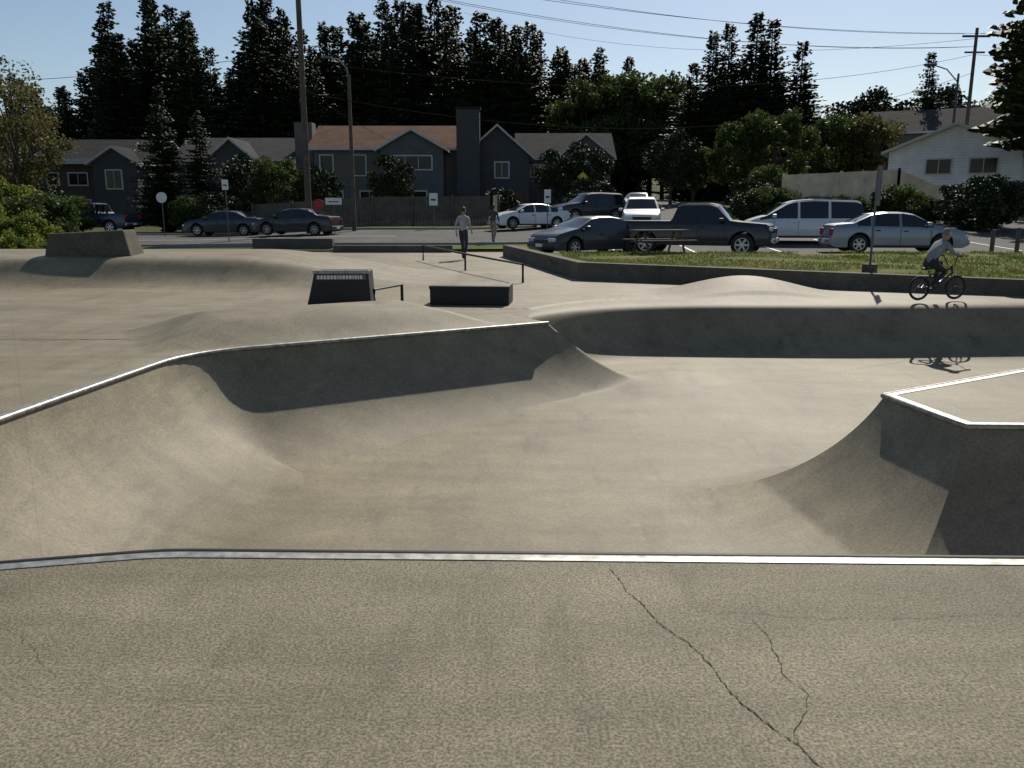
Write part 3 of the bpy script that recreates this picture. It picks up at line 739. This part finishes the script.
KIND = {
 'sedan': dict(L=4.6, W=1.78, top=[(-2.3, .55), (-2.27, .90), (-2.15, 1.0), (-1.55, 1.05), (-.95, 1.36), (-.5, 1.425), (.1, 1.42), (.45, 1.36), (1.15, 1.0), (1.5, .93), (2.05, .80), (2.22, .68), (2.3, .5)],
    belt=[(-2.3, .5), (-2.2, .88), (-1.5, .95), (1.1, .90), (2.0, .74), (2.3, .45)], wh=(-1.36, 1.38), wr=.32, pil=[(-.05, .04), (-1.0, -.88)], ws=(.47, 1.14), rg=(-1.53, -.93), roof=1.42, cl=.2),
 'suv': dict(L=4.75, W=1.88, top=[(-2.37, .6), (-2.35, 1.05), (-2.25, 1.15), (-2.0, 1.68), (-1.85, 1.74), (-.5, 1.79), (.2, 1.76), (.5, 1.68), (1.05, 1.18), (1.4, 1.12), (2.1, 1.02), (2.3, .9), (2.37, .6)],
    belt=[(-2.37, .55), (-2.3, 1.05), (1.0, 1.06), (2.1, .96), (2.37, .55)], wh=(-1.38, 1.42), wr=.37, pil=[(-.1, 0), (-1.2, -1.08)], ws=(.52, 1.04), rg=(-2.24, -2.0), roof=1.77, cl=.27),
 'van': dict(L=4.8, W=1.9, top=[(-2.4, .55), (-2.39, 1.0), (-2.3, 1.1), (-2.12, 1.62), (-1.95, 1.70), (-.3, 1.75), (.45, 1.70), (.75, 1.6), (1.55, 1.1), (1.85, 1.02), (2.25, .88), (2.36, .7), (2.4, .5)],
    belt=[(-2.4, .5), (-2.3, .98), (1.4, .97), (2.1, .85), (2.4, .45)], wh=(-1.45, 1.5), wr=.33, pil=[(.25, .34), (-.95, -.85)], ws=(.77, 1.54), rg=(-2.29, -2.12), roof=1.73, cl=.2),
 'pickup': dict(L=5.6, W=1.98, top=[(-2.8, .6), (-2.79, 1.17), (-2.7, 1.20), (-.82, 1.22), (-.78, 1.3), (-.62, 1.80), (-.45, 1.88), (.55, 1.88), (.8, 1.80), (1.3, 1.27), (1.6, 1.22), (2.6, 1.14), (2.76, 1.02), (2.8, .6)],
    belt=[(-2.8, .55), (-2.7, 1.17), (1.2, 1.17), (2.6, 1.07), (2.8, .55)], wh=(-1.75, 1.78), wr=.40, pil=[(.12, .22), (-.62, -.50)], ws=(.82, 1.29), rg=(-.77, -.62), roof=1.88, cl=.36),
}
def car(name, kind, col, x, y, yaw, metal=.3, z=None):
    k = KIND[kind]; L = k['L']; W = k['W']/2; r = k['wr']; ra = r+.065
    par = empty(name, (x, y, (G(x, y)+.022) if z is None else z), R(yaw))
    paint = mat('car_paint', col, .38, metal, .05, 2, 0, .5)
    st = set(np.round(np.linspace(-L/2, L/2, 47), 3))
    for xw in k['wh']:
        for a in np.linspace(0, math.pi, 15): st.add(round(xw+ra*math.cos(a), 3))
        st.add(round(xw+ra+.004, 3)); st.add(round(xw-ra-.004, 3))
    for p in k['pil']: st.update([round(p[0], 3), round(p[1], 3)])
    for p in (k['ws'], k['rg']): st.update([round(p[0], 3), round(p[1], 3)])
    st = sorted(st); st2 = [st[0]]
    for s in st[1:]:
        if s-st2[-1] > .003: st2.append(s)
    st = st2
    tx, tz = zip(*k['top']); bx, bz = zip(*k['belt'])
    V = []; F = []; MI = []
    rings = []
    for s in st:
        top = float(np.interp(s, tx, tz)); belt = min(float(np.interp(s, bx, bz)), top-.015)
        zb = k['cl']
        e_ = abs(s)/(L/2)
        if e_ > .93: zb += (e_-.93)/.07*.08
        for xw in k['wh']:
            if abs(s-xw) < ra: zb = max(zb, r+math.sqrt(ra*ra-(s-xw)**2))
        w = W*(1-.13*e_**7-.02*e_**2)
        a = max(0, min(1, (top-belt)/(k['roof']-belt)))
        zm = max(zb+.03, .52); zm = min(zm, belt-.10) if belt-.10 > zb+.02 else (zb+belt)/2
        ws = w*(.955-.27*a*.9)
        ring = [(0, zb), (w*.93, zb), (w*.985, zb+.012), (w, zm), (w*.99, max(belt-.09, zm+.01)), (w*.955, belt), (ws, belt+(top-belt)*.88), (ws*.87, top-.012*(1 if a > .3 else .5)), (0, top+.0)]
        rings.append((s, top, belt, a))
        full = [(yy, zz) for yy, zz in ring]+[(-yy, zz) for yy, zz in ring[-2:0:-1]]
        V += [(s, yy, zz) for yy, zz in full]
    n = 16
    inr = lambda s0, s1, p: s0 >= p[0]-.005 and s1 <= p[1]+.005
    for i in range(len(st)-1):
        s0, s1 = st[i], st[i+1]
        for j in range(n):
            F.append((i*n+j, i*n+(j+1) % n, (i+1)*n+(j+1) % n, (i+1)*n+j))
            jj = j if j < 8 else 15-j
            m_ = 0
            if jj == 0: m_ = 2
            elif jj == 1: m_ = 2
            elif jj == 5:
                d0 = rings[i][1]-rings[i][2]; d1 = rings[i+1][1]-rings[i+1][2]
                if min(d0, d1) > .13 and not any(inr(s0, s1, p) for p in k['pil']): m_ = 1
            elif jj == 7 and (inr(s0, s1, k['ws']) or inr(s0, s1, k['rg'])): m_ = 1
            MI.append(m_)
    F.append(tuple(range(n))[::-1]); MI.append(0); F.append(tuple((len(st)-1)*n+j for j in range(n))); MI.append(0)
    obj('body', V, F, [paint, M['glass'], M['black']], MI, smooth=True, sharp=28, parent=par)
    for xw in k['wh']:
        for s in (-1, 1): wheel(par, xw, s*(W-.12), r, s, .21)
        box('axle', (xw-.25, xw+.25, -W+.25, W-.25, r-.1, r+.22), M['black'], par)
    fz = float(np.interp(L/2-.08, tx, tz)); rz_ = float(np.interp(-L/2+.05, tx, tz))
    for s in (-1, 1):
        box('headlight', (L/2-.22, L/2-.012, s*W*.66-.17, s*W*.66+.17, fz-.17, fz-.03), M['lamp'], par, .03)
        box('tail_light', (-L/2-.012, -L/2+.12, s*W*.72-.11, s*W*.72+.11, rz_-.30, rz_-.06), M['tail'], par, .02)
        xm = k['ws'][1]-.28; zm = float(np.interp(xm, bx, bz))+.10
        box('mirror', (xm-.06, xm+.1, s*(W+.07)-.09, s*(W+.07)+.09, zm-.07, zm+.07), paint if kind != 'pickup' else M['black'], par, .03)
        seams = {'sedan': (-.92, .0, 1.0), 'suv': (-1.0, -.05, .95), 'van': (-.9, .3, 1.25), 'pickup': (-.72, .17, 1.15)}[kind]
        for sx in seams:
            zt = float(np.interp(sx, bx, bz))-.09
            box('door_seam', (sx-.006, sx+.006, s*(W*.998)-.006, s*(W*.998)+.004, k['cl']+.10, zt), M['black'], par)
        for sx in seams[:2]: box('door_handle', (sx+.08, sx+.24, s*W-.01, s*W+.025, float(np.interp(sx, bx, bz))-.17, float(np.interp(sx, bx, bz))-.13), M['black'] if kind != 'van' else paint, par, .008)
        a_, b_ = k['wh'][0]+ra+.02, k['wh'][1]-ra-.02
        box('sill', (a_, b_, s*W-.03, s*W+.006, k['cl']+.015, k['cl']+.09), M['black'], par, .01)
    box('grille', (L/2-.06, L/2+.012, -W*.45, W*.45, fz-.24, fz-.07), M['black'], par, .01)
    box('front_bumper', (L/2-.12, L/2+.05, -W*.86, W*.86, k['cl']+.10, k['cl']+.28), paint if kind != 'pickup' else M['rim'], par, .04)
    box('rear_bumper', (-L/2-.05, -L/2+.12, -W*.86, W*.86, k['cl']+.12, k['cl']+.30), paint if kind != 'pickup' else M['rim'], par, .04)
    box('plate', (L/2+.052, L/2+.06, -.2, .2, k['cl']+.14, k['cl']+.25), M['plate'], par)
    box('rear_plate', (-L/2-.06, -L/2-.052, -.2, .2, k['cl']+.16, k['cl']+.27), M['plate'], par)
    if kind == 'pickup':
        box('bed_cover', (-2.68, -.86, -W*.80, W*.80, 1.20, 1.235), M['black'], par)
    if kind in ('suv', 'van'):
        for s in (-1, 1): tube('roof_rail', [(-1.7, s*.62, 1.74), (-1.6, s*.62, 1.80), (0, s*.62, 1.83), (.1, s*.62, 1.77)], .018, M['black'], par, 6)
    return par
car('parked_pickup_truck', 'pickup', (.006, .006, .007), 6.95, 31.2, -24, .1)
car('parked_van', 'van', (.62, .63, .64), 12.0, 34.6, 172, .1)
car('parked_sedan', 'sedan', (.25, .27, .30), 13.5, 29.6, -6, .6)
car('parked_sedan', 'sedan', (.015, .022, .024), 2.9, 31.3, 215, .1)
car('parked_sedan', 'sedan', (.7, .7, .7), 1.0, 48.3, 203, .1)
car('parked_suv', 'suv', (.02, .02, .024), 4.7, 51.5, 205, .3)
car('parked_suv', 'suv', (.6, .61, .62), 6.4, 41.5, 262, .1)
car('parked_sedan', 'sedan', (.08, .09, .10), 8.7, 58, 255, .3)
car('parked_sedan', 'sedan', (.03, .035, .045), -16.6, 48.5, 176, .3)
car('parked_sedan', 'sedan', (.02, .02, .024), -11.6, 45.2, 168, .2)
car('parked_pickup_truck', 'pickup', (.02, .03, .06), -26.5, 53, 170, .3)

# ------------------------------------------------------------------ people
def skinned(name, pts, edges, rad, root, sub=2):
    me = bpy.data.meshes.new(name+'_src'); bm = bmesh.new(); L = bm.verts.layers.skin.verify()
    vs = []
    for i, p in enumerate(pts):
        v = bm.verts.new(p); r = rad[i]; v[L].radius = (r, r) if not isinstance(r, tuple) else r; v[L].use_root = (i == root); vs.append(v)
    for a, b in edges: bm.edges.new((vs[a], vs[b]))
    bm.to_mesh(me); bm.free()
    o = bpy.data.objects.new(name+'_src', me); COL.objects.link(o)
    s = o.modifiers.new('skin', 'SKIN'); s.use_smooth_shade = True
    ss = o.modifiers.new('sub', 'SUBSURF'); ss.levels = sub; ss.render_levels = sub
    dg = bpy.context.evaluated_depsgraph_get(); m2 = bpy.data.meshes.new_from_object(o.evaluated_get(dg))
    bpy.data.objects.remove(o); return m2
def human(name, J, mats, loc, yaw, scale=1.0, grip=False, longhair=False, cap=None):
    par = empty(name, loc, R(yaw)); par.scale = (scale,)*3
    names = ['pelvis', 'waist', 'chest', 'neck', 'nhead', 'shL', 'elL', 'wrL', 'shR', 'elR', 'wrR', 'hipL', 'knL', 'anL', 'toL', 'hipR', 'knR', 'anR', 'toR']
    rad = dict(pelvis=.125, waist=.115, chest=.135, neck=.06, nhead=.052, sh=.064, el=.043, wr=.03, hip=.092, kn=.06, an=.045, to=.036)
    E = [('pelvis', 'waist'), ('waist', 'chest'), ('chest', 'neck'), ('neck', 'nhead')]
    for s in 'LR': E += [('chest', 'sh'+s), ('sh'+s, 'el'+s), ('el'+s, 'wr'+s), ('pelvis', 'hip'+s), ('hip'+s, 'kn'+s), ('kn'+s, 'an'+s), ('an'+s, 'to'+s)]
    idx = {n: i for i, n in enumerate(names)}
    r_ = [rad.get(n, rad.get(n[:-1])) for n in names]
    me = skinned('body', [J[n] for n in names], [(idx[a], idx[b]) for a, b in E], r_, 0)
    lab = []
    for a, b in E:
        k = (a.rstrip('LR'), b.rstrip('LR'))
        if b == 'nhead': l = 2
        elif k[0] == 'an': l = 3
        elif k[0] in ('hip', 'kn') or k == ('pelvis', 'hip'): l = 1
        else: l = 0
        lab.append(l)
    for m_ in mats[:4]: me.materials.append(m_)
    segs = [(Vector(J[a]), Vector(J[b])) for a, b in E]
    for p in me.polygons:
        c = p.center; best = 9; bl = 0
        for (a, b), l in zip(segs, lab):
            ab = b-a; t = max(0, min(1, (c-a).dot(ab)/max(ab.length_squared, 1e-6))); d = (c-(a+ab*t)).length
            if d < best: best = d; bl = l
        if bl == 0 and c.z < J['pelvis'][2]-.03 and (c-Vector(J['pelvis'])).length < .2: bl = 1
        p.material_index = bl
    o = bpy.data.objects.new('body', me); COL.objects.link(o); o.parent = par
    hc = Vector(J['head']); bm = bmesh.new(); bmesh.ops.create_uvsphere(bm, u_segments=24, v_segments=18, radius=1)
    tilt = J.get('tilt', 0)
    for v in bm.verts:
        c = v.co.copy(); x, y, z = c
        if z < 0: y *= 1-.28*(-z)**1.3; x *= 1-.12*(-z)
        px, py, pz = x*.098, y*.077, z*.118
        if x > .6:
            px += .020*math.exp(-((y/.16)**2+((z+.12)/.22)**2))
            px -= .007*(math.exp(-(((y-.36)/.17)**2+((z-.02)/.14)**2))+math.exp(-(((y+.36)/.17)**2+((z-.02)/.14)**2)))
            px += .005*math.exp(-((y/.3)**2+((z+.52)/.1)**2)); px += .008*math.exp(-((y/.3)**2+((z+.85)/.15)**2))
        v.co = (px, py, pz)
    V = [v.co.copy() for v in bm.verts]; F = [tuple(v.index for v in f.verts) for f in bm.faces]; bm.free()
    rot = Matrix.Rotation(tilt, 3, 'Y')
    hp = [(V, F, 0)]
    for s in (-1, 1):
        ev, ef = tubedata([(-.012, s*.072, -.005), (-.012, s*.086, -.003)], [.024, .020], 10); hp.append((ev, ef, 0))
        ev, ef = tubedata([(.080, s*.028, .003), (.091, s*.028, .003)], [.011, .006], 8); hp.append((ev, ef, 1))
    hv = []; hf = []
    keep = {}
    for i, v in enumerate(V):
        if v.z > .035+.6*max(0, v.x)-.0 or (v.x < -.02 and v.z > -.05-(.08 if longhair else 0)):
            keep[i] = len(hv); hv.append(v*1.09+Vector((-.006, 0, .008)))
    for f in F:
        if all(i in keep for i in f): hf.append(tuple(keep[i] for i in f))
    hp.append((hv, hf, 2))
    if longhair:
        ev, ef = tubedata([(-.07, 0, .03), (-.105, 0, -.08), (-.09, 0, -.22)], [.05, .05, .02], 10); hp.append((ev, ef, 2))
    hp = [([rot@Vector(v)+hc for v in vv], ff, m_) for vv, ff, m_ in hp]
    joined('head', hp, [mats[2], M['black'], cap or mats[4]], parent=par, smooth=True)
    for s in 'LR':
        w = Vector(J['wr'+s]); d = (w-Vector(J['el'+s])).normalized(); sg_ = 1 if s == 'L' else -1
        side = d.cross(Vector((0, sg_, 0))); 
        if side.length < .2: side = Vector((1, 0, 0))
        side.normalize()
        curl = J.get('curl', Vector((0, -sg_, 0))*.4+Vector((.2, 0, -.3)))
        curl = Vector(curl).normalized()
        P = [w-d*.03, w+d*.035, w+d*.075]; Rr = [.024, .032, .030]; Ed = [(0, 1), (1, 2)]
        for fi, (off, ln) in enumerate([(.030, .066), (.010, .076), (-.010, .070), (-.030, .056)]):
            b0 = len(P); base = w+d*.07+side*off; c = .9 if grip else .35
            p1 = base+(d*(1-c*.3)+curl*c*.5).normalized()*ln*.45; p2 = p1+(d*(1-c)+curl*c*1.1).normalized()*ln*.35; p3 = p2+(d*(1-c*1.6)+curl*c*1.3).normalized()*ln*.28
            P += [base, p1, p2, p3]; Rr += [.010, .009, .0085, .007]; Ed += [(2, b0), (b0, b0+1), (b0+1, b0+2), (b0+2, b0+3)]
        b0 = len(P); tb = w+d*.03+side*.028
        P += [tb, tb+(d*.6+side*.8).normalized()*.035, tb+(d*.8+side*.6).normalized()*.055+curl*.02]; Rr += [.013, .010, .008]; Ed += [(1, b0), (b0, b0+1), (b0+1, b0+2)]
        hm = skinned('hand', P, Ed, Rr, 1, 1); hm.materials.append(mats[2])
        o = bpy.data.objects.new('hand', hm); COL.objects.link(o); o.parent = par
    return par
def cloth(name, c): return mat(name, c, .85, 0, .25, 9, .003)
walk = dict(pelvis=(0, 0, .96), waist=(.01, 0, 1.12), chest=(.02, 0, 1.32), neck=(.02, 0, 1.49), nhead=(.03, 0, 1.56), head=(.045, 0, 1.64),
            shL=(.01, .18, 1.42), elL=(-.10, .23, 1.14), wrL=(-.02, .24, .90), shR=(.01, -.18, 1.42), elR=(.06, -.23, 1.14), wrR=(.24, -.21, .96),
            hipL=(0, .09, .90), knL=(.18, .10, .50), anL=(.20, .10, .075), toL=(.37, .11, .04), hipR=(0, -.09, .90), knR=(.03, -.10, .48), anR=(-.22, -.10, .13), toR=(-.08, -.11, .035))
human('person_walking', walk, [cloth('pale_shirt', (.36, .36, .37)), cloth('dark_jeans', (.03, .035, .05)), M['skin'], cloth('shoes', (.05, .05, .05)), M['hair']], (-1.65, 28.2, 0), 70, 1.0)
human('person_walking', walk, [cloth('dark_jacket', (.075, .06, .06)), cloth('tan_trousers', (.26, .20, .16)), M['skin'], cloth('shoes2', (.04, .04, .04)), M['hair']], (-.85, 37.5, G(-1, 37.5)+.02), 70, .97, longhair=True)
BX, BY, BZ, YAW, BS = 7.85, 15.25, .0, 14, .88
bk = empty('bmx_bicycle', (BX, BY, BZ), R(YAW)); bk.scale = (BS,)*3
def bwheel(nm, x):
    pts = [(x+.235*math.cos(a), 0, .255+.235*math.sin(a)) for a in np.linspace(0, 2*math.pi, 33)]
    V, F = tubedata(pts, .024, 8, False); parts = [(V, F, 0)]
    pts = [(x+.212*math.cos(a), 0, .255+.212*math.sin(a)) for a in np.linspace(0, 2*math.pi, 33)]
    V, F = tubedata(pts, .010, 6, False); parts.append((V, F, 1))
    for i in range(18):
        a = i*2*math.pi/18; V, F = tubedata([(x, .02*(-1)**i, .255), (x+.21*math.cos(a), 0, .255+.21*math.sin(a))], .0022, 4); parts.append((V, F, 1))
    V, F = tubedata([(x, -.05, .255), (x, .05, .255)], .022, 10); parts.append((V, F, 1))
    joined(nm, parts, [M['tyre'], M['darksteel']], smooth=True, parent=bk)
bwheel('rear_wheel', -.40); bwheel('front_wheel', .50)
fr = mat('bike_frame_paint', (.04, .04, .045), .3, .4)
BB = (-.04, 0, .29); SC = (-.17, 0, .52); HT = (.36, 0, .66); HB_ = (.39, 0, .56)
parts = []
for a, b, r_ in [(BB, SC, .017), (SC, HT, .018), (BB, HB_, .02), (HT, HB_, .022), (SC, (-.21, 0, .62), .013)]:
    V, F = tubedata([a, b], r_, 8); parts.append((V, F, 0))
for s in (-1, 1):
    for a, b in [((-.40, s*.06, .255), BB), ((-.40, s*.06, .255), SC), ((.50, s*.06, .255), (.40, s*.045, .54))]:
        V, F = tubedata([a, b], .011, 6); parts.append((V, F, 0))
joined('frame', parts, [fr], smooth=True, parent=bk)
tube('handlebar', [(.27, .34, .93), (.30, .20, .92), (.33, .10, .74), (.34, 0, .71), (.33, -.10, .74), (.30, -.20, .92), (.27, -.34, .93)], .012, M['darksteel'], bk, 8)
tube('stem', [HT, (.34, 0, .72)], .02, M['darksteel'], bk, 8)
for s in (-1, 1): tube('grip', [(.295, s*.22, .92), (.27, s*.34, .93)], .018, M['black'], bk, 8)
obj('saddle', [(-.34, -.07, .63), (-.08, -.015, .65), (-.08, .015, .65), (-.34, .07, .63), (-.33, -.055, .675), (-.09, -.01, .675), (-.09, .01, .675), (-.33, .055, .675)], BF, M['black'], parent=bk, bevel=.015)
V, F = lathe([(-.004, .001), (-.004, .075), (.004, .075), (.004, .001)], 20); obj('chainring', V, F, M['darksteel'], parent=bk, loc=(BB[0], -.05, BB[2]))
tube('crank', [(-.19, -.085, .25), (-.04, -.07, .29), (-.04, .07, .29), (.11, .085, .33)], .011, M['darksteel'], bk, 6)
box('pedal_right', (-.24, -.14, -.19, -.09, .24, .26), M['black'], bk); box('pedal_left', (.06, .16, .09, .19, .32, .34), M['black'], bk)
ride = dict(pelvis=(-.20, 0, .79), waist=(-.13, 0, .93), chest=(.0, 0, 1.10), neck=(.08, 0, 1.23), nhead=(.115, 0, 1.28), head=(.15, 0, 1.355),
            shL=(.05, .17, 1.15), elL=(.10, .30, .98), wrL=(.25, .285, .955), shR=(.05, -.17, 1.15), elR=(.10, -.30, .98), wrR=(.25, -.285, .955),
            hipL=(-.19, .09, .75), knL=(.20, .13, .77), anL=(.07, .14, .42), toL=(.20, .14, .37), hipR=(-.19, -.09, .75), knR=(.10, -.14, .60), anR=(-.22, -.14, .32), toR=(-.10, -.14, .285), curl=(.3, 0, -1), tilt=.1)
human('bmx_rider', ride, [cloth('grey_hoodie', (.20, .22, .23)), cloth('black_trousers', (.022, .022, .025)), M['skin'], cloth('skate_shoes', (.06, .05, .05)), M['hair']], (BX, BY, BZ), YAW, BS, grip=True, cap=cloth('grey_beanie', (.16, .16, .16)))

# ------------------------------------------------------------------ light, sky, camera
AZ, EL = 20, 42
d = Vector((math.sin(R(AZ))*math.cos(R(EL)), math.cos(R(AZ))*math.cos(R(EL)), math.sin(R(EL))))
sl = bpy.data.lights.new('sun', 'SUN'); sl.energy = 5.0; sl.angle = R(.5); sl.color = (1, .93, .81)
so = bpy.data.objects.new('sun', sl); COL.objects.link(so); so.rotation_euler = d.to_track_quat('Z', 'Y').to_euler(); so.location = d*50
w = bpy.data.worlds.new('World'); scene.world = w; w.use_nodes = True
nt = w.node_tree; bg = nt.nodes['Background']
sk = nt.nodes.new('ShaderNodeTexSky'); sk.sky_type = 'NISHITA'; sk.sun_disc = False; sk.sun_elevation = R(EL); sk.sun_rotation = R(AZ)
sk.air_density = 1.0; sk.dust_density = .6; sk.ozone_density = 1.3
nt.links.new(sk.outputs[0], bg.inputs[0]); bg.inputs[1].default_value = .088
scene.view_settings.view_transform = 'Standard'; scene.view_settings.look = 'None'; scene.view_settings.exposure = 0
cam = bpy.data.cameras.new('camera'); co = bpy.data.objects.new('camera', cam); COL.objects.link(co)
co.location = (0, 0, 1.6); co.rotation_euler = (R(90-11.85), 0, 0)
cam.sensor_width = 36; cam.lens = 820/1024*36; cam.clip_end = 3000
scene.camera = co
